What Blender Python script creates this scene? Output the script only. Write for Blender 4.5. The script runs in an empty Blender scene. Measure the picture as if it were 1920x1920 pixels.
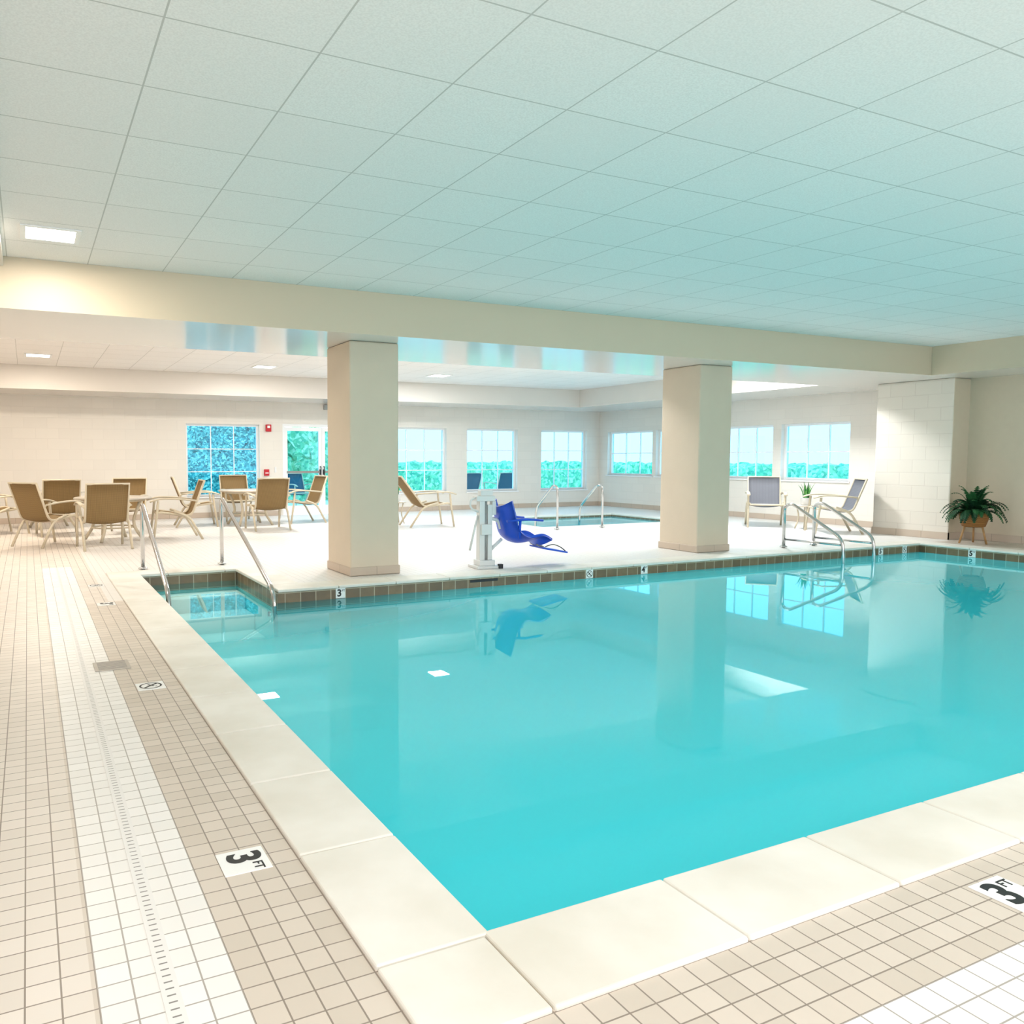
import bpy, math, random
from mathutils import Vector, Matrix, noise
random.seed(7)
S=bpy.context.scene
C=S.collection
try:
    S.view_settings.view_transform='Standard'; S.view_settings.look='None'
    S.view_settings.exposure=0.15
except Exception as e: print(e)

# ------------------------------------------------ materials
def N(nt,t,**k):
    n=nt.nodes.new(t)
    for a,b in k.items(): setattr(n,a,b)
    return n
def inp(nt,sock,val):
    if hasattr(val,'is_linked') or hasattr(val,'links'): nt.links.new(val,sock)
    else: sock.default_value=val
def math_(nt,op,a,b=0.0,c=None):
    n=N(nt,'ShaderNodeMath',operation=op)
    inp(nt,n.inputs[0],a); inp(nt,n.inputs[1],b)
    if c is not None: inp(nt,n.inputs[2],c)
    return n.outputs[0]
def mixc(nt,f,a,b):
    n=N(nt,'ShaderNodeMix',data_type='RGBA')
    inp(nt,n.inputs[0],f); inp(nt,n.inputs[6],a); inp(nt,n.inputs[7],b)
    return n.outputs[2]
def srgb(r,g,b):
    f=lambda c:(c/255/12.92) if c/255<=0.04045 else ((c/255+0.055)/1.055)**2.4
    return (f(r),f(g),f(b),1)
def base(name):
    m=bpy.data.materials.new(name); m.use_nodes=True
    nt=m.node_tree; p=nt.nodes['Principled BSDF']
    return m,nt,p
def setp(p,rough=.5,metal=0,spec=.5,coat=0):
    p.inputs['Roughness'].default_value=rough
    p.inputs['Metallic'].default_value=metal
    p.inputs['Specular IOR Level'].default_value=spec
    p.inputs['Coat Weight'].default_value=coat
def mat(name,col,rough=.5,metal=0,spec=.5,var=.06,vscale=12,bump=0,bscale=80):
    m,nt,p=base(name); setp(p,rough,metal,spec)
    pos=N(nt,'ShaderNodeTexCoord').outputs['Object']
    n=N(nt,'ShaderNodeTexNoise'); n.inputs['Scale'].default_value=vscale
    nt.links.new(pos,n.inputs['Vector'])
    dark=tuple(c*(1-var*2) for c in col[:3])+(1,)
    nt.links.new(mixc(nt,n.outputs[0],dark,tuple(min(1,c*(1+var)) for c in col[:3])+(1,)),p.inputs['Base Color'])
    if bump:
        n2=N(nt,'ShaderNodeTexNoise'); n2.inputs['Scale'].default_value=bscale
        nt.links.new(pos,n2.inputs['Vector'])
        b=N(nt,'ShaderNodeBump'); b.inputs['Strength'].default_value=bump; b.inputs['Distance'].default_value=.01
        nt.links.new(n2.outputs[0],b.inputs['Height']); nt.links.new(b.outputs[0],p.inputs['Normal'])
    return m
def emis(name,col,st):
    m,nt,p=base(name)
    p.inputs['Base Color'].default_value=col
    p.inputs['Emission Color'].default_value=col
    p.inputs['Emission Strength'].default_value=st
    return m
def posxyz(nt):
    g=N(nt,'ShaderNodeNewGeometry'); s=N(nt,'ShaderNodeSeparateXYZ')
    nt.links.new(g.outputs['Position'],s.inputs[0]); return g.outputs['Position'],s.outputs[0],s.outputs[1],s.outputs[2]
def gridmask(nt,a,o,s,w):
    t=math_(nt,'DIVIDE',math_(nt,'SUBTRACT',a,o),s)
    pp=math_(nt,'PINGPONG',t,0.5)
    return math_(nt,'LESS_THAN',pp,w/s/2)
def cellrand(nt,x,y,ox,oy,sx,sy):
    fx=math_(nt,'FLOOR',math_(nt,'DIVIDE',math_(nt,'SUBTRACT',x,ox),sx))
    fy=math_(nt,'FLOOR',math_(nt,'DIVIDE',math_(nt,'SUBTRACT',y,oy),sy))
    c=N(nt,'ShaderNodeCombineXYZ'); inp(nt,c.inputs[0],fx); inp(nt,c.inputs[1],fy)
    w=N(nt,'ShaderNodeTexWhiteNoise',noise_dimensions='2D'); nt.links.new(c.outputs[0],w.inputs[0])
    return w.outputs[0]

# floor tiles
def floor_mat():
    m,nt,p=base('floor_tile'); setp(p,.40,0,.4)
    P,x,y,z=posxyz(nt); s=.0763
    g=math_(nt,'MAXIMUM',gridmask(nt,x,.722,s,.0042),gridmask(nt,y,1.415,s,.0042))
    r=cellrand(nt,x,y,.722,1.415,s,s)
    tan=mixc(nt,r,srgb(208,196,182),srgb(219,207,194))
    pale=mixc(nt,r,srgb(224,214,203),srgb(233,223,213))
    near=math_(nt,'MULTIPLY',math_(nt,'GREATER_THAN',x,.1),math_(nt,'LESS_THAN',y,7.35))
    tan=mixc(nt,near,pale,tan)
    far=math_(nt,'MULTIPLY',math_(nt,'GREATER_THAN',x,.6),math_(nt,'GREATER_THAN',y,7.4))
    tan=mixc(nt,far,tan,srgb(234,230,225))  # far tiles whitened in colour, standing in for the strong light there
    wh=mixc(nt,r,srgb(240,237,233),srgb(247,244,241))
    a=math_(nt,'MULTIPLY',math_(nt,'GREATER_THAN',x,.1117),math_(nt,'LESS_THAN',x,.4168))
    a=math_(nt,'MULTIPLY',a,math_(nt,'LESS_THAN',y,9.96)); a=math_(nt,'MULTIPLY',a,math_(nt,'GREATER_THAN',y,.805))
    b=math_(nt,'MULTIPLY',math_(nt,'GREATER_THAN',y,.805),math_(nt,'LESS_THAN',y,1.11)); b=math_(nt,'MULTIPLY',b,math_(nt,'GREATER_THAN',x,.1117))
    strip=math_(nt,'MAXIMUM',a,b)
    col=mixc(nt,strip,tan,wh)
    n=N(nt,'ShaderNodeTexNoise'); n.inputs['Scale'].default_value=3.0; nt.links.new(P,n.inputs['Vector'])
    col=mixc(nt,math_(nt,'MULTIPLY',n.outputs[0],.08),col,srgb(190,175,160))
    gc=mixc(nt,far,srgb(146,133,121),srgb(198,190,182))  # far grout paled too, as part of the painted brightness
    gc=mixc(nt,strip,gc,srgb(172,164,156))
    col=mixc(nt,g,col,gc)
    nt.links.new(col,p.inputs['Base Color'])
    b=N(nt,'ShaderNodeBump'); b.inputs['Strength'].default_value=.25; b.inputs['Distance'].default_value=.003
    nt.links.new(math_(nt,'SUBTRACT',1.0,g),b.inputs['Height']); nt.links.new(b.outputs[0],p.inputs['Normal'])
    return m
def ceil_mat():
    m,nt,p=base('ceiling_tile'); setp(p,.9,0,.2)
    P,x,y,z=posxyz(nt); s=.61
    g=math_(nt,'MAXIMUM',gridmask(nt,x,1.116,s,.008),gridmask(nt,y,3.20,s,.008))
    n=N(nt,'ShaderNodeTexNoise'); n.inputs['Scale'].default_value=110; n.inputs['Detail'].default_value=3; nt.links.new(P,n.inputs['Vector'])
    r=cellrand(nt,x,y,1.116,3.2,s,s)
    col=mixc(nt,r,srgb(250,246,243),srgb(254,251,248))
    rr=N(nt,'ShaderNodeValToRGB'); rr.color_ramp.elements[0].position=.36; rr.color_ramp.elements[1].position=.62
    nt.links.new(n.outputs[0],rr.inputs[0])
    col=mixc(nt,rr.outputs[0],srgb(242,238,235),col)
    col=mixc(nt,g,col,srgb(206,203,198))
    nt.links.new(col,p.inputs['Base Color'])
    b=N(nt,'ShaderNodeBump'); b.inputs['Strength'].default_value=.12; b.inputs['Distance'].default_value=.003
    nt.links.new(n.outputs[0],b.inputs['Height']); nt.links.new(b.outputs[0],p.inputs['Normal'])
    return m
def block_mat(name,col,mort,strength=.5,rough=.6):
    m,nt,p=base(name); setp(p,rough,0,.35)
    P,x,y,z=posxyz(nt)
    c=N(nt,'ShaderNodeCombineXYZ'); inp(nt,c.inputs[0],math_(nt,'ADD',x,y)); inp(nt,c.inputs[1],z)
    b=N(nt,'ShaderNodeTexBrick'); b.inputs['Scale'].default_value=1; b.inputs['Brick Width'].default_value=.406; b.inputs['Row Height'].default_value=.203
    b.inputs['Mortar Size'].default_value=.006; b.inputs['Mortar Smooth'].default_value=.4
    b.inputs['Color1'].default_value=col; b.inputs['Color2'].default_value=tuple(v*.97 for v in col[:3])+(1,); b.inputs['Mortar'].default_value=mort
    nt.links.new(c.outputs[0],b.inputs['Vector']); nt.links.new(b.outputs['Color'],p.inputs['Base Color'])
    bu=N(nt,'ShaderNodeBump'); bu.inputs['Strength'].default_value=strength; bu.inputs['Distance'].default_value=.006; bu.invert=True
    nt.links.new(b.outputs['Fac'],bu.inputs['Height']); nt.links.new(bu.outputs[0],p.inputs['Normal'])
    return m
def band_mat():
    m,nt,p=base('waterline_tile'); setp(p,.25,0,.5)
    P,x,y,z=posxyz(nt); xy=math_(nt,'ADD',x,y)
    g=math_(nt,'MAXIMUM',gridmask(nt,xy,0,.1525,.008),gridmask(nt,z,-.028,.1525,.008))
    r=cellrand(nt,xy,z,0,-.028,.1525,.1525)
    n=N(nt,'ShaderNodeTexNoise'); n.inputs['Scale'].default_value=14; nt.links.new(P,n.inputs['Vector'])
    col=mixc(nt,r,srgb(116,94,70),srgb(146,122,92)); col=mixc(nt,math_(nt,'MULTIPLY',n.outputs[0],.5),col,srgb(88,72,54))
    col=mixc(nt,g,col,srgb(188,174,150)); nt.links.new(col,p.inputs['Base Color']); return m
def coping_mat():
    m,nt,p=base('coping_stone'); setp(p,.45,0,.35)
    P,x,y,z=posxyz(nt)
    n=N(nt,'ShaderNodeTexNoise'); n.inputs['Scale'].default_value=2.2; n.inputs['Detail'].default_value=7; nt.links.new(P,n.inputs['Vector'])
    rr=N(nt,'ShaderNodeValToRGB'); rr.color_ramp.elements[0].position=.3; rr.color_ramp.elements[1].position=.62
    rr.color_ramp.elements[0].color=srgb(224,218,206); rr.color_ramp.elements[1].color=srgb(240,236,228)
    nt.links.new(n.outputs[0],rr.inputs[0]); nt.links.new(rr.outputs[0],p.inputs['Base Color']); return m
def water_mat(name,f0,f1,col,ecol,em,ctr):
    m=bpy.data.materials.new(name); m.use_nodes=True; nt=m.node_tree; nt.nodes.clear()
    out=N(nt,'ShaderNodeOutputMaterial')
    P,x,y,z=posxyz(nt)
    n=N(nt,'ShaderNodeTexNoise'); n.inputs['Scale'].default_value=1.6; n.inputs['Detail'].default_value=1; nt.links.new(P,n.inputs['Vector'])
    b=N(nt,'ShaderNodeBump'); b.inputs['Strength'].default_value=.02; b.inputs['Distance'].default_value=.02; nt.links.new(n.outputs[0],b.inputs['Height'])
    gl=N(nt,'ShaderNodeBsdfGlossy'); gl.inputs['Roughness'].default_value=.006; nt.links.new(b.outputs[0],gl.inputs['Normal'])
    gl.inputs['Color'].default_value=(.80,.97,1,1)
    fr=N(nt,'ShaderNodeFresnel'); fr.inputs['IOR'].default_value=1.33; nt.links.new(b.outputs[0],fr.inputs['Normal'])
    tr=N(nt,'ShaderNodeBsdfTransparent'); tr.inputs['Color'].default_value=(.74,.99,1,1)
    df=N(nt,'ShaderNodeBsdfDiffuse'); df.inputs['Color'].default_value=col
    e=N(nt,'ShaderNodeEmission'); e.inputs['Color'].default_value=ecol; e.inputs['Strength'].default_value=em  # surface glow stands in for light scattered inside the water
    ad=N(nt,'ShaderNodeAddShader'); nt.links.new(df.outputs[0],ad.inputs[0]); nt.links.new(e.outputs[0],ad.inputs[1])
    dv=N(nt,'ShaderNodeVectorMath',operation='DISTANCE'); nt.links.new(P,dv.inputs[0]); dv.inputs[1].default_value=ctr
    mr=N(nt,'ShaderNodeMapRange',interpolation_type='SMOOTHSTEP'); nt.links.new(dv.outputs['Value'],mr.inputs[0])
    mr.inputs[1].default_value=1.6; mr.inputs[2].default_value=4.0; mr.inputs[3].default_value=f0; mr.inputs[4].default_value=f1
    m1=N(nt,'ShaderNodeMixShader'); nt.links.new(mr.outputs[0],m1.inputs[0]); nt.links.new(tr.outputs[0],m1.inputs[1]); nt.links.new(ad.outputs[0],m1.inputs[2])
    m2=N(nt,'ShaderNodeMixShader'); nt.links.new(fr.outputs[0],m2.inputs[0]); nt.links.new(m1.outputs[0],m2.inputs[1]); nt.links.new(gl.outputs[0],m2.inputs[2])
    nt.links.new(m2.outputs[0],out.inputs[0]); return m
def glass_mat():
    m=bpy.data.materials.new('window_glass'); m.use_nodes=True; nt=m.node_tree; nt.nodes.clear()
    out=N(nt,'ShaderNodeOutputMaterial'); tr=N(nt,'ShaderNodeBsdfTransparent'); tr.inputs['Color'].default_value=(.56,.84,.97,1)
    gl=N(nt,'ShaderNodeBsdfGlossy'); gl.inputs['Roughness'].default_value=.02; mx=N(nt,'ShaderNodeMixShader'); mx.inputs[0].default_value=.03
    nt.links.new(tr.outputs[0],mx.inputs[1]); nt.links.new(gl.outputs[0],mx.inputs[2]); nt.links.new(mx.outputs[0],out.inputs[0]); return m
def leaf_mat(name,c1,c2,c3,scale):
    m,nt,p=base(name); setp(p,.6,0,.3)
    pos=N(nt,'ShaderNodeTexCoord').outputs['Object']
    v=N(nt,'ShaderNodeTexVoronoi'); v.inputs['Scale'].default_value=scale; nt.links.new(pos,v.inputs['Vector'])
    rr=N(nt,'ShaderNodeValToRGB'); e=rr.color_ramp.elements; e[0].color=c1; e[1].color=c3; e.new(.5).color=c2
    sp=N(nt,'ShaderNodeSeparateColor'); nt.links.new(v.outputs['Color'],sp.inputs[0]); nt.links.new(sp.outputs[0],rr.inputs[0])
    nt.links.new(rr.outputs[0],p.inputs['Base Color']); return m
def sling_mat(name,c1,c2):
    m,nt,p=base(name); setp(p,.7,0,.3)
    pos=N(nt,'ShaderNodeTexCoord').outputs['Object']
    w=N(nt,'ShaderNodeTexWave',wave_type='BANDS',bands_direction='X'); w.inputs['Scale'].default_value=22; nt.links.new(pos,w.inputs['Vector'])
    w2=N(nt,'ShaderNodeTexWave',wave_type='BANDS',bands_direction='Z'); w2.inputs['Scale'].default_value=30; nt.links.new(pos,w2.inputs['Vector'])
    f=math_(nt,'MULTIPLY',w.outputs[1],w2.outputs[1])
    nt.links.new(mixc(nt,f,c1,c2),p.inputs['Base Color']); return m
def wicker_mat():
    m,nt,p=base('wicker'); setp(p,.7,0,.3)
    pos=N(nt,'ShaderNodeTexCoord').outputs['Object']
    w=N(nt,'ShaderNodeTexWave',wave_type='BANDS',bands_direction='Z'); w.inputs['Scale'].default_value=18; w.inputs['Distortion'].default_value=2; nt.links.new(pos,w.inputs['Vector'])
    nt.links.new(mixc(nt,w.outputs[1],srgb(110,70,36),srgb(180,130,74)),p.inputs['Base Color'])
    b=N(nt,'ShaderNodeBump'); b.inputs['Strength'].default_value=.6; nt.links.new(w.outputs[1],b.inputs['Height']); nt.links.new(b.outputs[0],p.inputs['Normal']); return m
def grate_mat():
    m,nt,p=base('drain_grate_plastic'); setp(p,.4)
    P,x,y,z=posxyz(nt)
    slot=math_(nt,'MULTIPLY',gridmask(nt,y,0,.026,.005),math_(nt,'LESS_THAN',math_(nt,'ABSOLUTE',math_(nt,'SUBTRACT',x,.2645)),.010))
    nt.links.new(mixc(nt,slot,srgb(236,233,230),srgb(132,128,124)),p.inputs['Base Color']); return m

M_floor=floor_mat(); M_ceil=ceil_mat()
M_wall=block_mat('painted_wall',srgb(236,230,221),srgb(230,224,215),.15)
M_block=block_mat('painted_block',srgb(230,222,210),srgb(220,211,199),.35)
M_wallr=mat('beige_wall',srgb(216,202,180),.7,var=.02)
M_beam=mat('beam_paint',srgb(216,200,176),.45,var=.01,vscale=2)
M_under=mat('gloss_soffit_paint',srgb(234,227,221),.12,spec=1.0,var=.01,vscale=2)
M_soff=mat('soffit_paint',srgb(228,221,213),.5,var=.01,vscale=2)
M_col=mat('column_paint',srgb(216,201,180),.5,var=.02,vscale=5,bump=.1,bscale=60)
M_basebd=block_mat('base_tile',srgb(202,185,168),srgb(180,164,148),.4,.4)
M_band=band_mat(); M_cop=coping_mat(); M_grout=mat('grout',srgb(180,168,148),.8)
M_basin=mat('pool_plaster',srgb(110,222,228),.6,var=.03,vscale=1)
M_step=mat('step_plaster',srgb(246,255,254),.6,var=.02,vscale=2)
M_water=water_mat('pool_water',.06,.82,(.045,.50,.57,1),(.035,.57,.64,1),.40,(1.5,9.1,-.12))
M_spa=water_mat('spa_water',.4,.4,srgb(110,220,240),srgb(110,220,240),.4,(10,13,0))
M_glass=glass_mat()
M_white=mat('white_frame_paint',srgb(246,246,246),.4,var=.01)
M_chrome=mat('polished_steel',srgb(205,205,205),.16,metal=1,var=.02)
M_frame=mat('chair_frame_tan',srgb(210,197,172),.4,var=.03)
M_sling=sling_mat('brown_sling',srgb(122,98,62),srgb(168,140,94))
M_slingg=sling_mat('grey_sling',srgb(104,106,114),srgb(142,144,152))
M_slingb=sling_mat('dark_blue_sling',srgb(30,80,100),srgb(60,120,145))
M_tabletop=mat('table_top',srgb(208,197,182),.3,var=.05,vscale=20)
M_black=mat('black_print',srgb(35,35,35),.5)
M_tilew=mat('marker_tile_white',srgb(248,248,246),.3,var=.01)
M_red=mat('alarm_red',srgb(200,25,40),.4)
M_blue=mat('blue_plastic',srgb(14,82,215),.35,var=.05)
M_liftw=mat('lift_white_enamel',srgb(230,231,230),.35,var=.02)
M_grey=mat('grey_metal',srgb(150,148,145),.4,metal=.6)
M_dgrey=mat('grey_plastic',srgb(168,168,166),.5)
M_dark=mat('dark_plastic',srgb(40,42,46),.5)
M_fern=leaf_mat('fern_leaf',srgb(12,48,26),srgb(24,72,38),srgb(44,100,54),9)
M_snake=leaf_mat('snake_leaf',srgb(30,100,50),srgb(64,140,64),srgb(110,170,90),30)
M_pot=mat('white_ceramic',srgb(236,236,236),.3)
M_wick=wicker_mat(); M_wood=mat('light_wood',srgb(180,138,90),.5,var=.12,vscale=25)
M_soil=mat('soil',srgb(60,45,35),.9)
M_hedge=leaf_mat('hedge_leaf',srgb(20,110,125),srgb(70,180,180),srgb(190,245,235),22)
M_field=leaf_mat('field_leaf',srgb(70,180,150),srgb(130,220,175),srgb(205,245,215),12)
M_ground=mat('outdoor_ground',srgb(235,240,235),.9)
M_lamp=emis('lamp_diffuser',(1,.98,.93,1),9)
M_pump=mat('grate_steel',srgb(184,176,166),.4,metal=.2)

# ------------------------------------------------ mesh builder
class MB:
    def __init__(s): s.v=[];s.f=[];s.m=[];s.s=[]
    def add(s,vs,fs,mi=0,sm=False):
        o=len(s.v); s.v+=[tuple(v) for v in vs]
        for f in fs: s.f.append([i+o for i in f]); s.m.append(mi); s.s.append(sm)
        return s
    def box(s,x0,x1,y0,y1,z0,z1,mi=0):
        vs=[(x,y,z) for z in(z0,z1) for y in(y0,y1) for x in(x0,x1)]
        return s.add(vs,[(0,2,3,1),(4,5,7,6),(0,1,5,4),(2,6,7,3),(0,4,6,2),(1,3,7,5)],mi)
    def tube(s,pts,r,seg=10,mi=0,flat=1.0,closed=False):
        pts=[Vector(p) for p in pts]; n=len(pts); rs=r if isinstance(r,(list,tuple)) else [r]*n
        vs=[];fs=[]; up=None
        for i,p in enumerate(pts):
            if closed: t=(pts[(i+1)%n]-pts[i-1])
            else: t=(pts[min(i+1,n-1)]-pts[max(i-1,0)])
            t.normalize()
            if up is None:
                a=Vector((0,0,1)) if abs(t.z)<.9 else Vector((0,1,0))
                up=(a-t*a.dot(t)).normalized()
            else:
                up=(up-t*up.dot(t)); up.normalize()
            sd=t.cross(up)
            for k in range(seg):
                a=2*math.pi*k/seg
                vs.append(p+up*math.sin(a)*rs[i]*flat+sd*math.cos(a)*rs[i])
        m=n if closed else n-1
        for i in range(m):
            j=(i+1)%n
            for k in range(seg):
                fs.append((i*seg+k,i*seg+(k+1)%seg,j*seg+(k+1)%seg,j*seg+k))
        s.add(vs,fs,mi,True)
        if not closed:
            o=len(s.v)-len(vs)
            s.f.append([o+k for k in range(seg)][::-1]); s.m.append(mi); s.s.append(False)
            s.f.append([o+(n-1)*seg+k for k in range(seg)]); s.m.append(mi); s.s.append(False)
        return s
    def lathe(s,prof,cx=0,cy=0,seg=32,mi=0,sm=True):
        vs=[];fs=[]
        for r,z in prof:
            for k in range(seg):
                a=2*math.pi*k/seg; vs.append((cx+r*math.cos(a),cy+r*math.sin(a),z))
        for i in range(len(prof)-1):
            for k in range(seg):
                fs.append((i*seg+k,i*seg+(k+1)%seg,(i+1)*seg+(k+1)%seg,(i+1)*seg+k))
        fs.append(tuple(range(seg))[::-1]); fs.append(tuple((len(prof)-1)*seg+k for k in range(seg)))
        return s.add(vs,fs,mi,sm)
    def sheet(s,rows,th=.006,mi=0):
        R=len(rows);K=len(rows[0]); vs=[]
        for sgn in(0,1):
            for i in range(R):
                for k in range(K):
                    a=rows[min(i+1,R-1)][k]-rows[max(i-1,0)][k]; b=rows[i][min(k+1,K-1)]-rows[i][max(k-1,0)]
                    n=a.cross(b); n.normalize(); vs.append(rows[i][k]+n*(th*(sgn-.5)))
        fs=[];o=R*K
        for i in range(R-1):
            for k in range(K-1):
                q=(i*K+k,i*K+k+1,(i+1)*K+k+1,(i+1)*K+k)
                fs.append(q[::-1]); fs.append(tuple(a+o for a in q))
        for i in range(R-1):
            fs.append((i*K,(i+1)*K,(i+1)*K+o,i*K+o)); a=i*K+K-1; fs.append((a+K,a,a+o,a+K+o))
        for k in range(K-1):
            fs.append((k+1,k,k+o,k+1+o)); a=(R-1)*K+k; fs.append((a,a+1,a+1+o,a+o))
        return s.add(vs,fs,mi,True)
    def obj(s,name,mats,parent=None,loc=None,bevel=0,rot=None,bseg=2):
        me=bpy.data.meshes.new(name); me.from_pydata(s.v,[],s.f)
        if not isinstance(mats,(list,tuple)): mats=[mats]
        for m in mats: me.materials.append(m)
        for p,mi,sm in zip(me.polygons,s.m,s.s): p.material_index=mi; p.use_smooth=sm
        me.update()
        o=bpy.data.objects.new(name,me); C.objects.link(o)
        if parent: o.parent=parent
        if loc: o.location=loc
        if rot: o.rotation_euler=rot
        if bevel:
            b=o.modifiers.new('bevel','BEVEL'); b.width=bevel; b.segments=bseg; b.limit_method='ANGLE'
        return o
def fillet(pts,rad,n=5):
    pts=[Vector(p) for p in pts]; out=[pts[0]]
    for i in range(1,len(pts)-1):
        a,b,c=pts[i-1],pts[i],pts[i+1]
        r=min(rad,(a-b).length*.48,(c-b).length*.48)
        p=b+(a-b).normalized()*r; q=b+(c-b).normalized()*r
        for k in range(n+1):
            t=k/n; out.append(p*(1-t)**2+b*2*t*(1-t)+q*t*t)
    out.append(pts[-1]); return out
def top(o,label,cat,group=None,kind=None):
    o['label']=label; o['category']=cat
    if group: o['group']=group
    if kind: o['kind']=kind
    return o
def empty(name,loc=(0,0,0),rz=0):
    e=bpy.data.objects.new(name,None); e.empty_display_size=.1; C.objects.link(e); e.location=loc; e.rotation_euler=(0,0,rz); return e
def dup(root,loc,rz,swap=None):
    kids=list(root.children); r=root.copy(); C.objects.link(r); r.location=loc; r.rotation_euler=(0,0,rz)
    for k in kids:
        c=k.copy(); C.objects.link(c); c.parent=r
        if swap and k.type=='MESH':
            if k.data.materials[0]==swap[0]:
                c.data=k.data.copy(); c.data.materials[0]=swap[1]
    return r

# ------------------------------------------------ dimensions
ZC=2.88; ZB=2.463; WL=-.12
PX0,PX1,PY0,PY1=1.03,11.7,1.72,7.3
AX1,AY1=2.08,8.92
WX=13.66; WXP=13.05; WY=17.1
HX0,HX1,HY0,HY1=8.3,11.8,11.95,14.3   # hot tub opening

def inrect(x,y,r): return r[0]<x<r[1] and r[2]<y<r[3]
# floor
hs=[(PX0-.28,PX1+.28,PY0-.28,PY1+.28),(PX0-.28,AX1+.28,PY1,AY1+.28),(HX0-.26,HX1+.26,HY0-.26,HY1+.26)]
bx=sorted({-4.0,WX}|{h[0] for h in hs}|{h[1] for h in hs}); by=sorted({-3.0,WY}|{h[2] for h in hs}|{h[3] for h in hs})
mb=MB()
for i in range(len(bx)-1):
    for j in range(len(by)-1):
        cx=(bx[i]+bx[i+1])/2; cy=(by[j]+by[j+1])/2
        if any(inrect(cx,cy,h) for h in hs): continue
        mb.box(bx[i],bx[i+1],by[j],by[j+1],-.08,0)
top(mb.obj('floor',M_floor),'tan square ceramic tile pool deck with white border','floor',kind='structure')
# ceiling
top(MB().box(-4,WX+.2,-3,WY+.2,ZC,ZC+.1).obj('ceiling',M_ceil),'white suspended acoustic tile ceiling','ceiling',kind='structure')
# coping
CB=-.018
def stones(mb,x0,x1,y0,y1,along,first=0.61):
    g=.0025
    a,b=(y0,y1) if along=='y' else (x0,x1)
    s=a
    while s<b-.02:
        e=min(s+.61,b)
        if b-e<.12: e=b
        if along=='y': mb.box(x0,x1,s+g,e-g,CB,.012)
        else: mb.box(s+g,e-g,y0,y1,CB,.012)
        s=e
w=.305; ov=.018
mb=MB()
mb.box(PX0-w,PX0-.0025,PY0-w,PY0-.0025,CB,.012)
stones(mb,PX0-w,PX0+ov,PY0,AY1,'y'); stones(mb,PX0,PX1,PY0-w,PY0+ov,'x')
mb.box(PX1+.0035,PX1+w,PY0-w,PY0,CB,.012)
stones(mb,PX1-ov,PX1+w,PY0,PY1,'y'); stones(mb,AX1,PX1+w,PY1-ov,PY1+w,'x')
stones(mb,AX1-ov,AX1+w,PY1+w,AY1,'y'); stones(mb,PX0-w,AX1+w,AY1-ov,AY1+w,'x')
top(mb.obj('trim_1',M_cop,bevel=.008,bseg=3),'cream stone coping slabs around the swimming pool','pool coping',kind='structure')
mb=MB()
g0=[(PX0-w+.01,PX0-.01,PY0-w+.01,AY1+w-.01),(PX0-.01,PX1+w-.01,PY0-w+.01,PY0-.01),(PX1+.01,PX1+w-.01,PY0,PY1+w-.01),(AX1+.01,PX1,PY1+.01,PY1+w-.01),(AX1+.01,AX1+w-.01,PY1+.01,AY1+w-.01),(PX0,AX1+w-.01,AY1+.01,AY1+w-.01)]
for r in g0: mb.box(*r,-.075,.0035)
top(mb.obj('trim_2',M_grout),'tan grout bed under the pool coping','grout',kind='structure')
# basin (inside faces)
def basin(polys,zf):
    mb=MB()
    for (a,b) in polys:
        (x0,y0),(x1,y1)=a,b
        mb.add([(x0,y0,-.01),(x1,y1,-.01),(x1,y1,-.19),(x0,y0,-.19)],[(0,1,2,3)],0)
        mb.add([(x0,y0,-.19),(x1,y1,-.19),(x1,y1,zf),(x0,y0,zf)],[(0,1,2,3)],1)
    return mb
P=[(PX0,PY0),(PX1,PY0),(PX1,PY1),(AX1,PY1),(AX1,AY1),(PX0,AY1)]
mb=basin([(P[i],P[(i+1)%6]) for i in range(6)],-1.2)
mb.add([(PX0,PY0,-1.2),(PX1,PY0,-1.2),(PX1,PY1,-1.2),(PX0,PY1,-1.2)],[(0,1,2,3)],1)
mb.add([(PX0,PY1,-1.2),(AX1,PY1,-1.2),(AX1,AY1,-1.2),(PX0,AY1,-1.2)],[(0,1,2,3)],1)
top(mb.obj('pool_basin',[M_band,M_basin]),'turquoise plaster pool shell with brown waterline tile band','swimming pool',kind='structure')
mb=MB(); tr_=.40
for k in range(4):
    mb.box(PX0+.002,AX1-.002,AY1-tr_*(k+1),AY1-tr_*k-.002,-1.19,-.22-.15*k)
mb.box(PX0+.002,AX1+.35,PY1-.36,PY1-.022,-1.19,-.22-.15*4)
mb.box(PX0+.002,AX1+.7,PY1-.72,PY1-.362,-1.19,-.22-.15*5)
top(mb.obj('pool_steps',M_step,bevel=.02),'white plaster underwater entry steps in the pool alcove','pool steps')
mb=MB()
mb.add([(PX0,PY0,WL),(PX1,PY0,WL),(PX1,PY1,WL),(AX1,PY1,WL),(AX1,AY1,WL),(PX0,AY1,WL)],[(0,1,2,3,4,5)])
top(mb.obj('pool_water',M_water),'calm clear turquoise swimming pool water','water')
# wall skimmer in the tile band
o=MB().box(-.17,.17,-.004,0,-.014,.014).obj('pool_skimmer',M_dark,loc=(4.33,PY1-.0005,-.05),bevel=.001); top(o,'dark skimmer mouth in the waterline tile','pool skimmer')
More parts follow.
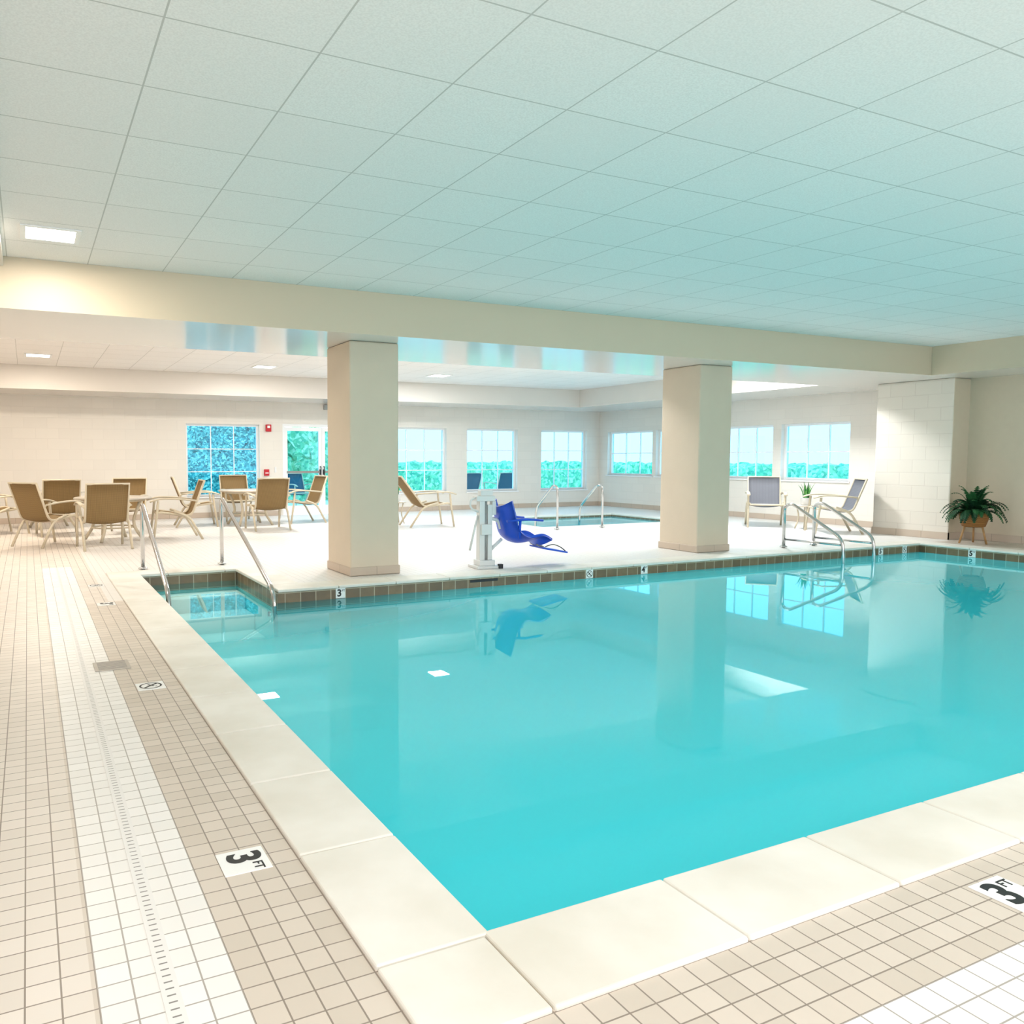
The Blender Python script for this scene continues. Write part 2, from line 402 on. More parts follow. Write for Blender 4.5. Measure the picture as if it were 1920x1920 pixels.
# hot tub
mb=MB(); stones(mb,HX0-w,HX0+ov,HY0,HY1,'y'); stones(mb,HX1-ov,HX1+w,HY0,HY1,'y'); stones(mb,HX0-w,HX1+w,HY0-w,HY0+ov,'x'); stones(mb,HX0-w,HX1+w,HY1-ov,HY1+w,'x')
top(mb.obj('trim_3',M_cop,bevel=.008),'cream stone coping slabs around the hot tub','hot tub coping',kind='structure')
H=[(HX0,HY0),(HX1,HY0),(HX1,HY1),(HX0,HY1)]
mb=basin([(H[i],H[(i+1)%4]) for i in range(4)],-.9); mb.add([(x,y,-.9) for x,y in H],[(0,1,2,3)],1)
top(mb.obj('hot_tub_basin',[M_band,M_basin]),'hot tub shell with brown waterline tile band','hot tub',kind='structure')
top(MB().add([(x,y,-.05) for x,y in H],[(0,1,2,3)]).obj('hot_tub_water',M_spa),'pale turquoise hot tub water','water')

# ------------------------------------------------ walls
def wall_holes(name,mat_,axis,p0,p1,s0,s1,z0,z1,holes,label):
    bs=sorted({s0,s1}|{h[0] for h in holes}|{h[1] for h in holes}); bz=sorted({z0,z1}|{h[2] for h in holes}|{h[3] for h in holes})
    mb=MB()
    for i in range(len(bs)-1):
        for j in range(len(bz)-1):
            a=(bs[i]+bs[i+1])/2;b=(bz[j]+bz[j+1])/2
            if any(h[0]<a<h[1] and h[2]<b<h[3] for h in holes): continue
            if axis=='x': mb.box(bs[i],bs[i+1],p0,p1,bz[j],bz[j+1])
            else: mb.box(p0,p1,bs[i],bs[i+1],bz[j],bz[j+1])
    return top(mb.obj(name,mat_),label,'wall',kind='structure')
ZT=1.97; ZS=.44
bw=[(2.97,4.52,ZS,ZT),(7.55,9.08,ZS,ZT),(9.65,11.1,ZS,ZT),(11.82,13.26,ZS,ZT)]
DOOR=(5.03,6.87,0,2.0)
wall_holes('wall_back',M_wall,'x',WY,WY+.2,-4.2,WX+.2,0,ZC,bw+[DOOR],'cream painted block wall with windows and glass doors')
rw=[(15.08,16.75,.82,1.93),(13.42,14.96,.82,1.93),(11.58,13.1,.82,1.93),(9.88,11.38,.82,1.93)]
wall_holes('wall_right',M_wall,'y',WX,WX+.2,8.69,WY,0,ZC,rw,'white painted block wall with high windows')
top(MB().box(WXP,WXP+.2,-3,7.46,0,ZC).obj('wall_side',M_wallr),'beige painted wall beside the pool','wall',kind='structure')
mb=MB().box(12.65,WX+.2,7.46,8.69,0,ZB); mb.m[2]=1  # tan front face paints in the shade on that side of the pier
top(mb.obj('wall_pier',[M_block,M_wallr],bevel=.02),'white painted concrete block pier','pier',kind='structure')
top(MB().box(-4.2,-4,-3,WY,0,ZC).obj('wall_left',M_wall),'cream painted wall','wall',kind='structure')
# beams / soffits
def soffit(n,x0,x1,y0,y1,z0=ZB,lab='painted ceiling beam',m=None):
    mb=MB().box(x0,x1,y0,y1,z0,ZC-.001)
    mb.m[0]=1
    return top(mb.obj(n,[m or M_beam,M_under]),lab,'beam',kind='structure')
soffit('trim_4',-4,WX,7.42,9.25,lab='wide beige painted beam with glossy underside over the columns')
soffit('trim_5',12.0,WXP,-3,7.418,lab='beige painted soffit over the pool side')
soffit('trim_6',-4,11.95,15.72,WY,lab='white painted perimeter soffit over the window wall',m=M_soff)
soffit('trim_7',11.952,WX,9.252,WY,lab='white painted perimeter soffit over the side windows',m=M_soff)
top(MB().box(-4,-.13,-3,7.418,2.80,ZC-.001).obj('trim_8',M_soff),'low white ceiling drop','ceiling trim',kind='structure')
# baseboards
mb=MB().box(-4,DOOR[0]-.06,WY-.012,WY-.001,0,.11).box(DOOR[1]+.06,WX,WY-.012,WY-.001,0,.11)
top(mb.obj('baseboard_back',M_basebd),'tan tile wall base','baseboard',kind='structure')
top(MB().box(WX-.012,WX-.001,8.70,WY-.013,0,.11).obj('baseboard_right',M_basebd),'tan tile wall base','baseboard',kind='structure')
mb=MB().box(WXP-.012,WXP-.001,-3,7.45,0,.11)
top(mb.obj('baseboard_side',M_basebd),'tan tile wall base','baseboard',kind='structure')
mb=MB().box(12.636,12.649,7.446,8.70,0,.11).box(12.636,WXP-.013,7.446,7.459,0,.11)
top(mb.obj('baseboard_pier',M_basebd),'tan tile pier base','baseboard',kind='structure')
# columns
for (x0,x1,lab) in ((3.03,3.59,'square beige painted column beside the pool steps'),(7.9,8.47,'square beige painted column beside the pool lift')):
    e=empty('column',((x0+x1)/2,8.2,0)); top(e,lab,'column')
    hx=(x1-x0)/2
    MB().box(-hx,hx,-.35,.35,0.0,ZB-.001).obj('shaft',M_col,parent=e,bevel=.018,bseg=3)
    MB().box(-hx-.012,hx+.012,-.362,.362,0,.095).obj('base_tile',M_basebd,parent=e,bevel=.012,bseg=2)

# ------------------------------------------------ windows
def window(i,axis,s0,s1,z0,z1,cols,rows,wallp):
    W=s1-s0;Hh=z1-z0; fr=.045
    mb=MB()
    mb.box(0,fr,0,.07,0,Hh).box(W-fr,W,0,.07,0,Hh).box(fr,W-fr,0,.07,0,fr).box(fr,W-fr,0,.07,Hh-fr,Hh)
    for c in range(1,cols):
        x=fr+(W-2*fr)*c/cols; mb.box(x-.009,x+.009,.02,.05,fr,Hh-fr)
    for r in range(1,rows):
        z=fr+(Hh-2*fr)*r/rows; mb.box(fr,W-fr,.022,.048,z-.009,z+.009)
    mb.box(-.03,W+.03,-.13,-.0,-.03,.0) # sill
    if axis=='x': loc=(s0,wallp+.1,z0); rz=0
    else: loc=(wallp+.1,s1,z0); rz=-math.pi/2
    o=mb.obj('window_%d'%i,M_white,loc=loc,rot=(0,0,rz)); top(o,'white framed window with divided panes','window',kind='structure')
    MB().box(fr,W-fr,.033,.037,fr,Hh-fr).obj('glass',M_glass,parent=o)
for i,h in enumerate(bw): window(i+1,'x',h[0],h[1],h[2],h[3],3,3,WY)
for i,h in enumerate(rw): window(i+5,'y',h[0],h[1],h[2],h[3],3,2,WX)
# doors
mb=MB(); a,b=DOOR[0],DOOR[1]
mb.box(a,a+.05,WY+.02,WY+.14,0,2.0).box(b-.05,b,WY+.02,WY+.14,0,2.0).box(a+.05,b-.05,WY+.02,WY+.14,1.94,2.0)
top(mb.obj('trim_9',M_white),'white door frame','door frame',kind='structure')
for k in (0,1):
    W=(b-a-.1)/2-.003
    mb=MB().box(0,.075,0,.045,.02,1.93).box(W-.075,W,0,.045,.02,1.93).box(.075,W-.075,0,.045,.02,.2).box(.075,W-.075,0,.045,1.85,1.93)
    o=mb.obj('door_%d'%(k+1),M_white,loc=(a+.051+k*(W+.004),WY+.06,0)); top(o,'white framed full glass door leaf','door',kind='structure')
    MB().box(.075,W-.075,.02,.025,.2,1.85).obj('glass',M_glass,parent=o)
    hx=W-.04 if k==0 else .04
    hb=MB().tube(fillet([(hx,-.001,.82),(hx,-.05,.82),(hx,-.05,1.06),(hx,-.001,1.06)],.02),.011,8).box(hx-.02,hx+.02,-.012,-.001,.88,1.0)
    hb.obj('handle',M_dark,parent=o)
    MB().box(.06,W-.06,-.03,-.001,.92,.97).obj('push_bar',M_grey,parent=o)
# wall devices
e=MB().box(-.06,.06,-.05,0,-.075,.075).obj('fire_alarm',M_red,loc=(4.71,WY-.001,1.9),bevel=.008); top(e,'red wall mounted fire alarm strobe','fire alarm')
MB().box(-.03,.03,-.062,-.0505,-.0,.05).obj('strobe_lens',M_white,parent=e)
e=MB().box(-.055,.055,-.045,0,-.07,.07).obj('fire_pull_station',M_red,loc=(4.66,WY-.001,.94),bevel=.006); top(e,'red fire alarm pull station beside the glass doors','fire alarm')
MB().box(-.035,.035,-.06,-.0455,-.02,0.0).obj('pull_handle',M_white,parent=e)
e=MB().box(-.02,.02,-.012,0,-.06,.06).obj('wall_switch',M_pot,loc=(4.86,WY-.001,1.0),bevel=.003); top(e,'small pale wall switch plate','switch')
e=MB().box(-.12,.12,-.07,0,-.055,.055).obj('emergency_light',M_dgrey,loc=(6.09,WY-.001,2.38),bevel=.01); top(e,'grey emergency light box above the glass doors','emergency light')
e=MB().box(-.06,0,-.2,.2,-.24,.24).obj('wall_heater',M_dark,loc=(WX-.001,14.2,.42),bevel=.01); top(e,'black wall mounted heater box','heater')
MB().box(-.068,-.0605,-.16,.16,-.2,-.02).obj('grille',M_grey,parent=e)

# ------------------------------------------------ ceiling lights
def clight(x,y,power,col=(1,.93,.8),z=ZC,group='square ceiling light panels'):
    a,b=.20,.165
    mb=MB().box(-a,a,-a,-b,-.010,-.001).box(-a,a,b,a,-.010,-.001).box(-a,-b,-b,b,-.010,-.001).box(b,a,-b,b,-.010,-.001)
    o=mb.obj('ceiling_light',M_white,loc=(x,y,z)); top(o,'square recessed white ceiling light','ceiling light',group=group)
    MB().box(-b,b,-b,b,-.008,-.002).obj('diffuser',M_lamp,parent=o)
    l=bpy.data.lights.new('lamp','AREA'); l.shape='SQUARE'; l.size=.32; l.energy=power; l.color=col
    lo=bpy.data.objects.new('lamp',l); C.objects.link(lo); lo.parent=o; lo.location=(0,0,-.02)
clight(.2,6.555,32,(1,.90,.76))
for x,p,c in ((.2,56,(1,.89,.74)),(3.86,58,(1,.96,.90)),(7.37,64,(.93,.97,1))): clight(x,14.2,p,c)
for x,p,c in ((.2,34,(1,.92,.84)),(3.86,46,(1,.97,.95)),(7.5,56,(.95,.98,1)),(11.3,105,(.95,.98,1))): clight(x,9.9,p,c)  # unseen panels behind the beam added for light; rightmost inferred from its reflection
for x,p in ((.2,36),(3.86,32),(7.5,28),(10.9,26)): clight(x,.46,p,(1,.96,.92))  # unseen panels above the near deck, added to brighten the room
clight(-2.3,3.5,56,(1,.95,.9)); clight(-2.3,11.7,50,(1,.88,.73))  # two more unseen panels, added as fill from the left

# ------------------------------------------------ chairs
def chair(sling,rec=0.0,name='patio_chair',H=.9):
    e=empty(name)
    hw=.275
    yb=-.24; ytop=-.44-rec; zt=H
    for sx in(-1,1):
        x=sx*(hw+.03)
        MB().tube(fillet([(x,.33,.0),(x,.27,.40),(x,.25,.60)],.1),.019,8).obj('leg',M_frame,parent=e)
        MB().tube(fillet([(x,-.40-rec*.5,.0),(x,-.2-rec*.3,.36),(x,.02,.44)],.1),.019,8).obj('leg',M_frame,parent=e)
        MB().tube(fillet([(x,.37,.59),(x,.22,.635),(x,-.05,.63),(x,-.30-rec*.4,.60)],.15),.032,8,flat=.45).obj('armrest',M_frame,parent=e)
    mb=MB()
    side=lambda sx:fillet([(sx*hw,.27,.41),(sx*hw,.22,.43),(sx*hw,yb,.36),(sx*hw,ytop,zt)],.1)
    A=side(1);B=side(-1)
    mb.tube(A+B[::-1],.017,8,closed=True)
    for sx in(-1,1):
        mb.tube([(sx*hw,.12,.415),(sx*(hw+.03),.265,.42)],.012,6); mb.tube([(sx*hw,yb+.03,.37),(sx*(hw+.03),-.14,.375)],.012,6)
        mb.tube([(sx*hw,yb-.08-rec*.3,.56),(sx*(hw+.03),yb-.06-rec*.3,.605)],.012,6)
    mb.obj('frame',M_frame,parent=e)
    def pts_n(pts):
        out=[]
        for i,p in enumerate(pts):
            t=(pts[min(i+1,len(pts)-1)]-pts[max(i-1,0)]).normalized(); out.append((p,Vector((0,-t.z,t.y)) if t.y>0 else Vector((0,t.z,-t.y))))
        return out
    def sl(pts,sag,nm):
        pts=[Vector(p) for p in pts]; rows=[]
        for p,n in pts_n(pts):
            rows.append([Vector((hw*(t*2-1)*.97,p.y,p.z))-n*sag*(1-(2*t-1)**2) for t in [k/8 for k in range(9)]])
        MB().sheet(rows,.006).obj(nm,sling,parent=e)
    prof=fillet([(0,.26,.42),(0,.22,.43),(0,yb,.36),(0,ytop,zt)],.1)
    L=[]
    for i in range(len(prof)-1):
        for k in range(3): L.append(prof[i].lerp(prof[i+1],k/3))
    L.append(prof[-1])
    idx=min(range(len(L)),key=lambda i:(L[i]-Vector((0,yb,.36))).length)
    sl(L[:idx+1],.03,'seat'); sl(L[idx:],.025,'backrest')
    return e
def placec(root,x,y,face,label,group=None,swap=None):
    o=dup(root,(x,y,0),face,swap); top(o,label,'chair',group=group); return o
proto=chair(M_sling)
F=lambda dx,dy: math.atan2(dy,dx)-math.pi/2   # facing vector -> rotation
top(proto,'tan framed patio armchair with brown woven sling, back to the pool','chair',group='brown sling patio chairs'); proto.location=(.93,11.95,0); proto.rotation_euler=(0,0,F(-.08,1))
G='brown sling patio chairs'
L1='tan framed brown sling armchair'
placec(proto,.27,12.66,F(1,.8),L1+' turned toward a table',G)
placec(proto,2.02,12.85,F(-1,.05),L1+' side on beside a round table',G)
placec(proto,1.45,14.15,F(-.3,-1),L1+' behind a round table',G)
placec(proto,.44,14.36,F(-.1,1),L1+' between two tables',G)
placec(proto,-.44,14.85,F(1,.5),L1+' by the plain wall',G)
placec(proto,3.78,13.85,F(0,1),L1+' tucked under a round table',G)
placec(proto,2.80,15.05,F(1,-.1),L1+' side on beneath a window',G)
placec(proto,4.76,15.0,F(-1,-.1),L1+' near the glass doors',G)
placec(proto,3.78,16.0,F(0,-1),L1+' below the window',G)
G2='grey sling patio chairs'
a=placec(proto,12.14,10.42,F(-.75,-.75),'tan framed grey sling armchair beside a small side table',G2,(M_sling,M_slingg))
b=placec(a,12.15,9.08,F(-.8,.6),'tan framed grey sling armchair near the block pier',G2)
rec=chair(M_sling,.24,'reclining_chair',.92)
rec.location=(6.72,13.25,0); rec.rotation_euler=(0,0,F(1,-.1)); top(rec,'tan reclining patio chair with brown sling behind the column','chair',group='reclining sling chairs')
r2=dup(rec,(6.35,14.85,0),F(1,-.2)); top(r2,'tan reclining patio chair with brown sling by the window','chair',group='reclining sling chairs')
# outdoor chairs
G3='dark outdoor lounge chairs'
c0=dup(proto,(6.35,20.0,-.05),F(.2,-1),(M_sling,M_slingb)); top(c0,'dark blue outdoor patio chair beyond the glass doors','chair',group=G3)
for x,y in((10.75,19.2),(11.85,19.2)):
    c=dup(c0,(x,y,-.05),F(-.1,1)); top(c,'dark blue outdoor patio chair outside the window','chair',group=G3)
# tables
def table(r=.56,h=.66):
    e=empty('patio_table')
    MB().lathe([(r-.02,h-.035),(r,h-.028),(r,h-.008),(r-.012,h)],seg=48).obj('table_top',M_tabletop,parent=e)
    mb=MB().tube([(r*.8*math.cos(t*math.pi/12),r*.8*math.sin(t*math.pi/12),h-.05) for t in range(24)],.017,8,closed=True)
    mb.tube([(.3*math.cos(t*math.pi/12),.3*math.sin(t*math.pi/12),.2) for t in range(24)],.012,8,closed=True)
    mb.obj('ring_frame',M_frame,parent=e)
    for k in range(4):
        a=math.pi/4+k*math.pi/2; c,s_=math.cos(a),math.sin(a)
        MB().tube(fillet([(c*.46,s_*.46,0),(c*.28,s_*.28,.25),(c*.42,s_*.42,h-.05)],.15),.025,8).obj('leg',M_frame,parent=e)
    return e
t=table(); t.location=(1.16,13.02,0); t.rotation_euler=(0,0,.3); top(t,'round tan patio table with curved tube legs','table',group='round patio tables')
t2=dup(t,(3.75,14.95,0),.1); top(t2,'round tan patio table near the glass doors','table',group='round patio tables')
t3=dup(t,(.38,15.75,0),.2); top(t3,'round tan patio table by the plain wall','table',group='round patio tables')
def sidetable(x,y,h=.42,r=.2):
    e=empty('side_table',(x,y,0)); top(e,'small round side table holding a potted plant','table',group='small side tables')
    MB().lathe([(r-.01,h-.025),(r,h-.02),(r,h-.005),(r-.008,h)],seg=36).obj('table_top',M_tabletop,parent=e)
    for k in range(4):
        a=math.pi/4+k*math.pi/2; c,s_=math.cos(a),math.sin(a)
        MB().tube(fillet([(c*.17,s_*.17,0),(c*.10,s_*.10,.2),(c*.15,s_*.15,h-.026)],.1),.012,8).obj('leg',M_frame,parent=e)
    return e
sidetable(12.36,9.74); sidetable(6.35,14.02,.42)
def snake(x,y,z,s=1.0,n=14):
    e=empty('potted_plant',(x,y,z)); top(e,'small spiky green plant in a white ceramic pot','plant',group='small potted plants')
    MB().lathe([(.045*s,0.001),(.062*s,.01),(.07*s,.1*s),(.073*s,.105*s),(.062*s,.105*s),(.06*s,.09*s)],seg=28).obj('pot',M_pot,parent=e)
    mb=MB()
    for k in range(n):
        a=k*2.4; rr=.02*s+.022*s*random.random(); l=(.16+.10*random.random())*s; lean=.12+.3*random.random()
        rows=[]
        for i in range(7):
            t=i/6; wd=.016*s*(1-t**2)+.0015
            c=Vector((math.cos(a)*(rr+lean*l*t*t),math.sin(a)*(rr+lean*l*t*t),.085*s+l*t)); sd=Vector((-math.sin(a),math.cos(a),0))
            rows.append([c-sd*wd,c+Vector((math.cos(a),math.sin(a),0))*-.003,c+sd*wd])
        mb.sheet(rows,.002)
    mb.obj('foliage',M_snake,parent=e); return e
snake(12.36,9.74,.42,1.25); snake(6.35,14.02,.42,1.3)
# fern in basket on wooden stand
e=empty('potted_fern',(12.47,7.0,0)); top(e,'dark green fern in a wicker basket on a wooden tripod stand','plant')
for k in range(3):
    a=.5+k*2.094; MB().tube([(math.cos(a)*.19,math.sin(a)*.19,0),(math.cos(a)*.11,math.sin(a)*.11,.30)],.014,8).obj('leg',M_wood,parent=e)
MB().lathe([(.11,.24),(.145,.25),(.18,.36),(.19,.44),(.175,.455),(.165,.43)],seg=36).obj('basket',M_wick,parent=e)
MB().lathe([(.10,.40),(.164,.42),(.16,.43)],seg=24).obj('soil',M_soil,parent=e)
mb=MB(); random.seed(3)
for k in range(70):
    a=k*2.39996; l=.32+.17*random.random(); el=.55+.95*random.random()
    p=Vector((.04*math.cos(a),.04*math.sin(a),.42)); d=Vector((math.cos(a)*math.cos(el),math.sin(a)*math.cos(el),math.sin(el)))
    path=[p.copy()]; st=l/14
    for i in range(14):
        p=p+d*st; d=(d+Vector((0,0,-.09-.016*i))).normalized(); path.append(p.copy())
    mb.tube(path,[.004*(1-i/16) for i in range(15)],5)
    for i in range(2,15):
        t=(path[i]-path[i-1]).normalized(); sd=t.cross(Vector((0,0,1)))
        if sd.length<.01: continue
        sd.normalize(); up=sd.cross(t); L=.05*math.sin(math.pi*(i/15)**.8)+.01; q=path[i]
        for s_ in(-1,1):
            tip=q+sd*s_*L+t*L*.4-up*.012
            mb.add([q-t*.013,q+t*.018,tip,q+sd*s_*L*.5-t*.014],[(0,1,2,3)])
mb.obj('foliage',M_fern,parent=e)

# ------------------------------------------------ rails
def rail(name,pts,label,group,r=.022,fil=.12,flanges=()):
    e=empty(name,(pts[0][0],pts[0][1],0)); o=Vector((pts[0][0],pts[0][1],0))
    MB().tube(fillet([Vector(p)-o for p in pts],fil,8),r,14).obj('tube',M_chrome,parent=e)
    for f in flanges:
        MB().lathe([(.05,.0125),(.05,.02),(.03,.032),(.023,.034)],cx=f[0]-o.x,cy=f[1]-o.y,seg=24).obj('escutcheon',M_chrome,parent=e)
    return top(e,label,'handrail',group=group)
for x,y0,y1,z in((1.13,9.35,7.5,.76),(2.02,9.4,7.15,.80)):
    rail('handrail',[(x,y0,.0),(x,y0,z),(x,y1+.08,.02),(x,y1,-.28),(x,y1-.0,-.6)],'polished steel stair handrail descending into the pool','stair handrails',flanges=[(x,y0)])
for x in(9.47,10.08):
    rr_=rail('ladder_rail',[(x,7.8,0),(x,7.8,.58),(x,7.68,.62),(x,6.9,.2),(x,6.85,-.9)],'polished steel ladder rail at the pool edge','ladder rails',flanges=[(x,7.8)])
    MB().tube([(0,-.02,.12),(0,-.87,.12)],.014,10).obj('lower_bar',M_chrome,parent=rr_)
for x in(8.3,9.28):
    rail('spa_handrail',[(x,11.5,0),(x,11.5,.74),(x,11.62,.78),(x,12.15,.35),(x,12.2,-.5)],'polished steel handrail at the hot tub','hot tub handrails',flanges=[(x,11.5)],r=.02)

# ------------------------------------------------ pool lift
e=empty('pool_lift',(4.66,7.86,0),rz=-.12); top(e,'white pool access lift with a blue molded seat','pool lift')
MB().box(-.14,.14,-.14,.14,.0,.03).box(-.09,.10,-.09,.09,.03,.09).obj('base_plate',M_liftw,parent=e,bevel=.006)
MB().box(-.075,-.01,-.05,.05,.06,.80).obj('mast',M_liftw,parent=e,bevel=.005)
MB().box(.03,.085,-.04,.04,.09,.72).obj('lifting_arm',M_liftw,parent=e,bevel=.005)
MB().box(-.115,.115,-.06,.06,.76,.82).box(-.06,.09,-.045,.045,.82,.88).box(.085,.135,-.04,.04,.60,.76).obj('head',M_liftw,parent=e,bevel=.006)
MB().tube(fillet([(-.1,-.02,.80),(-.18,-.02,.78),(-.18,-.02,.68),(-.075,-.02,.64)],.06),.012,8).tube([(-.08,0,.60),(-.175,0,.2)],.014,8).obj('control_lever',M_liftw,parent=e)
MB().tube([(.01,-.02,.09),(.01,-.02,.76)],.018,12).obj('actuator',M_dgrey,parent=e)
MB().box(-.065,.06,-.085,-.052,.38,.50).obj('battery_box',M_liftw,parent=e,bevel=.006)
MB().box(.12,.17,-.16,-.11,.0,.05).obj('foot_block',M_dark,parent=e,bevel=.004)
MB().tube(fillet([(.08,0,.56),(.18,0,.54),(.21,0,.44)],.05),.022,10).tube([(.08,0,.2),(.22,0,.32)],.02,10).obj('support_arm',M_liftw,parent=e)
prof=fillet([(.15,0,.70),(.19,0,.56),(.24,0,.36),(.36,0,.28),(.56,0,.31),(.66,0,.25)],.07,5)
rows=[]
for i,p in enumerate(prof):
    rows.append([Vector((p.x+.0,(k/8-.5)*.46,p.z))+Vector((.09,0,.07))*(abs(k/8-.5)*2)**3 for k in range(9)])
MB().sheet(rows,.035).obj('seat',M_blue,parent=e)
for sy in(-1,1):
    MB().tube(fillet([(.18,sy*.23,.54),(.42,sy*.24,.56),(.62,sy*.24,.54)],.05),.024,8,flat=.6).tube([(.34,sy*.235,.545),(.34,sy*.215,.34)],.016,8).obj('armrest',M_blue,parent=e)
MB().tube([(.63,-.08,.26),(.74,-.08,.20)],.014,8).tube([(.63,.08,.26),(.74,.08,.20)],.014,8).obj('footrest_bracket',M_grey,parent=e)
MB().add([(.66,-.17,.205),(1.0,-.15,.14),(1.0,.15,.14),(.66,.17,.205),(.66,-.17,.225),(1.0,-.15,.16),(1.0,.15,.16),(.66,.17,.225)],[(3,2,1,0),(4,5,6,7),(0,1,5,4),(1,2,6,5),(2,3,7,6),(3,0,4,7)]).obj('footrest',M_blue,parent=e,bevel=.006)
MB().tube(fillet([(.70,-.16,.23),(.79,-.17,.26),(.90,-.15,.22),(.97,-.14,.17)],.05),.006,6).obj('foot_strap',M_dark,parent=e)

# ------------------------------------------------ depth markers
def text_mesh(s,size,mat_,name,parent,loc,bold=.012):
    cu=bpy.data.curves.new('t','FONT'); cu.body=s; cu.size=size; cu.align_x='CENTER'; cu.align_y='CENTER'; cu.extrude=.0006; cu.offset=bold*size
    ob=bpy.data.objects.new('t',cu); C.objects.link(ob); bpy.context.view_layer.update()
    me=bpy.data.meshes.new_from_object(ob.evaluated_get(bpy.context.evaluated_depsgraph_get()))
    bpy.data.objects.remove(ob); me.materials.clear(); me.materials.append(mat_)
    o=bpy.data.objects.new(name,me); C.objects.link(o); o.parent=parent; o.location=loc; return o
def marker(x,y,z,rot,txt,size=.145):
    h=size/2
    o=MB().box(-h,h,-h,h,0,.003).obj('depth_marker_tile',M_tilew,loc=(x,y,z),rot=rot,bevel=.0008)
    if txt=='ND':
        top(o,'white tile with a no diving symbol','pool marker',group='no diving tiles')
        mb=MB(); n=36
        for k in range(n):
            a0=2*math.pi*k/n;a1=2*math.pi*(k+1)/n; R=h*.82;r=h*.68
            mb.add([(R*math.cos(a0),R*math.sin(a0),.0036),(R*math.cos(a1),R*math.sin(a1),.0036),(r*math.cos(a1),r*math.sin(a1),.0036),(r*math.cos(a0),r*math.sin(a0),.0036)],[(0,1,2,3)])
        c=h*.7*.7; d=h*.07
        mb.add([(-c-d,c-d,.0038),(-c+d,c+d,.0038),(c+d,-c+d,.0038),(c-d,-c-d,.0038)],[(3,2,1,0)])
        mb.add([(-.4*h,-.1*h,.0034),(.1*h,.3*h,.0034),(.2*h,.18*h,.0034),(-.3*h,-.25*h,.0034)],[(3,2,1,0)])
        mb.add([(.22*h,.3*h,.0034),(.36*h,.3*h,.0034),(.36*h,.44*h,.0034),(.22*h,.44*h,.0034)],[(0,1,2,3)])
        mb.obj('no_diving_symbol',M_black,parent=o)
    else:
        top(o,'white tile marked %s FT in black'%txt,'pool marker',group='depth marker tiles')
        text_mesh(txt,size*.98,M_black,'numeral',o,(-size*.13,0,.0038),.03)
        text_mesh('FT',size*.3,M_black,'lettering',o,(size*.30,size*.24,.0038),.01)
    return o
rl=(0,0,-math.pi/2)
marker(.565,2.39,0,rl,'3'); marker(.57,4.51,0,rl,'ND'); marker(.57,7.26,0,rl,'3'); marker(.57,8.37,0,rl,'ND')
marker(2.49,1.255,0,(0,0,0),'3')
rf=(math.pi/2,0,0); s=.098
for x,tx in((2.71,'3'),(5.72,'ND'),(6.52,'4'),(10.83,'5'),(11.36,'ND')): marker(x,PY1-.002,-.068,rf,tx,s)
marker(PX1-.002,6.57,-.068,(math.pi/2,0,-math.pi/2),'5',s)
# skimmer lid & drain
o=MB().box(-.1,.1,-.11,.11,0,.005).obj('skimmer_lid',M_pump,loc=(.42,5.06,0),bevel=.002); top(o,'square metal skimmer grate cover set in the deck','drain cover')
mb=MB()
for k in range(8): mb.box(-.08,.08,-.088+k*.024,-.083+k*.024,.0051,.0062)
mb.obj('slot',M_grey,parent=o)
top(MB().box(.2435,.2855,.83,9.93,0,.002).obj('trench_drain',grate_mat()),'long narrow white slotted trench drain in the deck','drain')

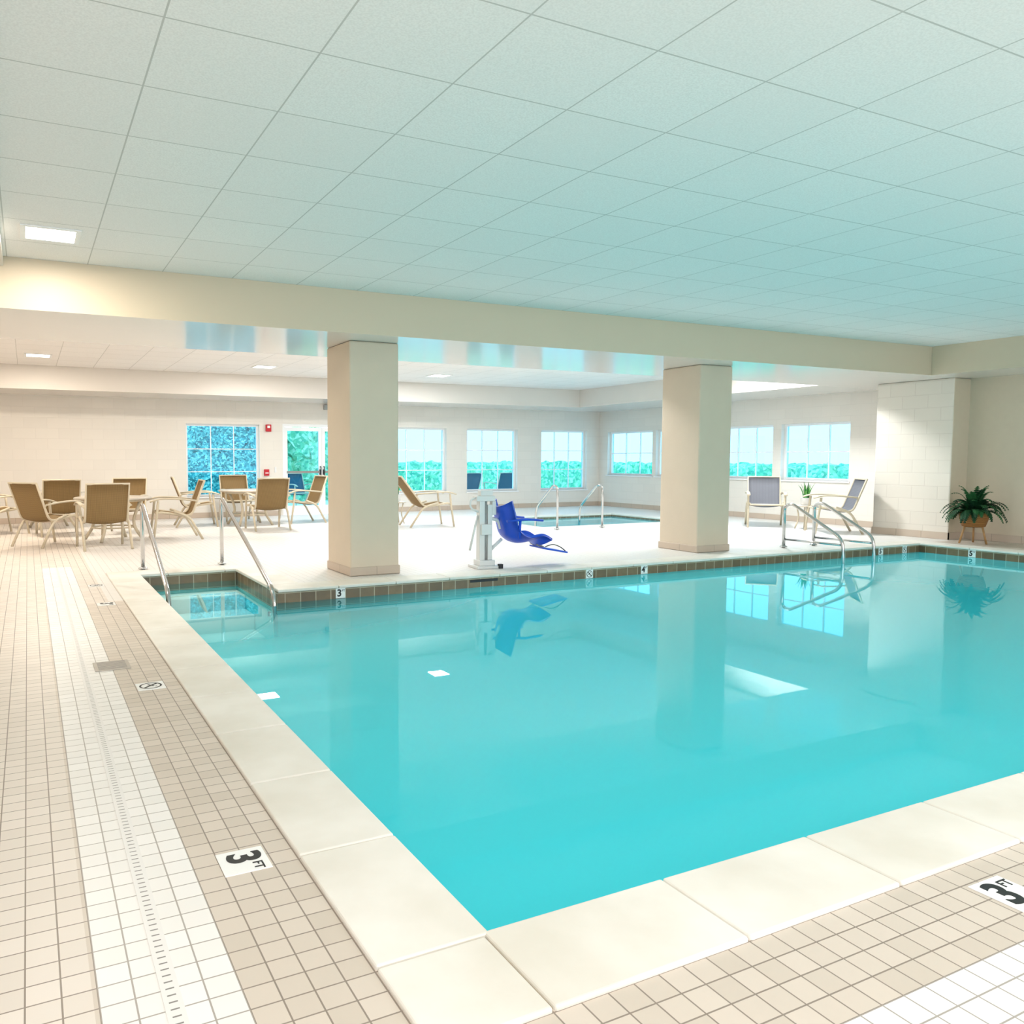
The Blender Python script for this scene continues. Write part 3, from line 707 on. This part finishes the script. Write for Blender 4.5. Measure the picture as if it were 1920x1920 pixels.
# ------------------------------------------------ outdoors
def hedge(x0,x1,y0,y1,z1,label,m,amp,step,name='hedge'):
    mb=MB()
    nx=max(2,int((x1-x0)/step)); ny=max(2,int((y1-y0)/step)); nz=max(2,int(z1/step))
    def P(i,j,k):
        p=Vector((x0+(x1-x0)*i/nx,y0+(y1-y0)*j/ny,-.1+(z1+.1)*k/nz))
        d=noise.noise_vector(p*3.1)*amp+noise.noise_vector(p*9)*amp*.6
        if k==0: d.z=0
        return p+d
    def face(f,a,b):
        base=len(mb.v)
        for i in range(a+1):
            for j in range(b+1): mb.v.append(tuple(f(i,j)))
        for i in range(a):
            for j in range(b):
                q=[base+i*(b+1)+j,base+(i+1)*(b+1)+j,base+(i+1)*(b+1)+j+1,base+i*(b+1)+j+1]; mb.f.append(q); mb.m.append(0); mb.s.append(False)
    face(lambda i,k:P(i,0,k),nx,nz); face(lambda i,k:P(i,ny,k),nx,nz); face(lambda j,k:P(0,j,k),ny,nz); face(lambda j,k:P(nx,j,k),ny,nz); face(lambda i,j:P(i,j,nz),nx,ny)
    top(mb.obj(name,m),label,'plants',kind='stuff')
hedge(2.2,6.0,21.6,22.6,3.2,'tall dense leafy shrubs outside the windows',M_hedge,.22,.09)
hedge(6.0,10.2,23.5,24.5,2.1,'leafy shrubs outside the glass doors',M_field,.25,.10)
hedge(10.2,22,25,27,1.05,'row of leafy crops outside the windows',M_field,.14,.14,'crop_field')
hedge(20,22.5,8,24.8,1.0,'row of leafy crops outside the side windows',M_field,.14,.14,'crop_field')
top(MB().box(-30,80,WY+.2,90,-.25,-.05).box(WX+.2,80,-30,WY+.2,-.25,-.05).obj('ground',M_ground),'pale outdoor ground','ground',kind='structure')
# world
w_=bpy.data.worlds.new('World'); S.world=w_; w_.use_nodes=True; nt=w_.node_tree; bg=nt.nodes['Background']
tc=N(nt,'ShaderNodeTexCoord'); sp=N(nt,'ShaderNodeSeparateXYZ'); nt.links.new(tc.outputs['Generated'],sp.inputs[0])
rr=N(nt,'ShaderNodeValToRGB'); rr.color_ramp.elements[0].color=(.97,.98,1,1); rr.color_ramp.elements[1].color=(.82,.92,1,1)
nt.links.new(sp.outputs[2],rr.inputs[0]); nt.links.new(rr.outputs[0],bg.inputs[0]); bg.inputs[1].default_value=2.4
# camera
cam=bpy.data.cameras.new('camera'); co=bpy.data.objects.new('camera',cam); C.objects.link(co)
co.location=(0,0,1.24); co.rotation_euler=(math.radians(86.196),0,math.radians(-25.8))
cam.sensor_width=36; cam.lens=28.2; cam.shift_x=.09375; cam.clip_start=.05; cam.clip_end=300
S.camera=co
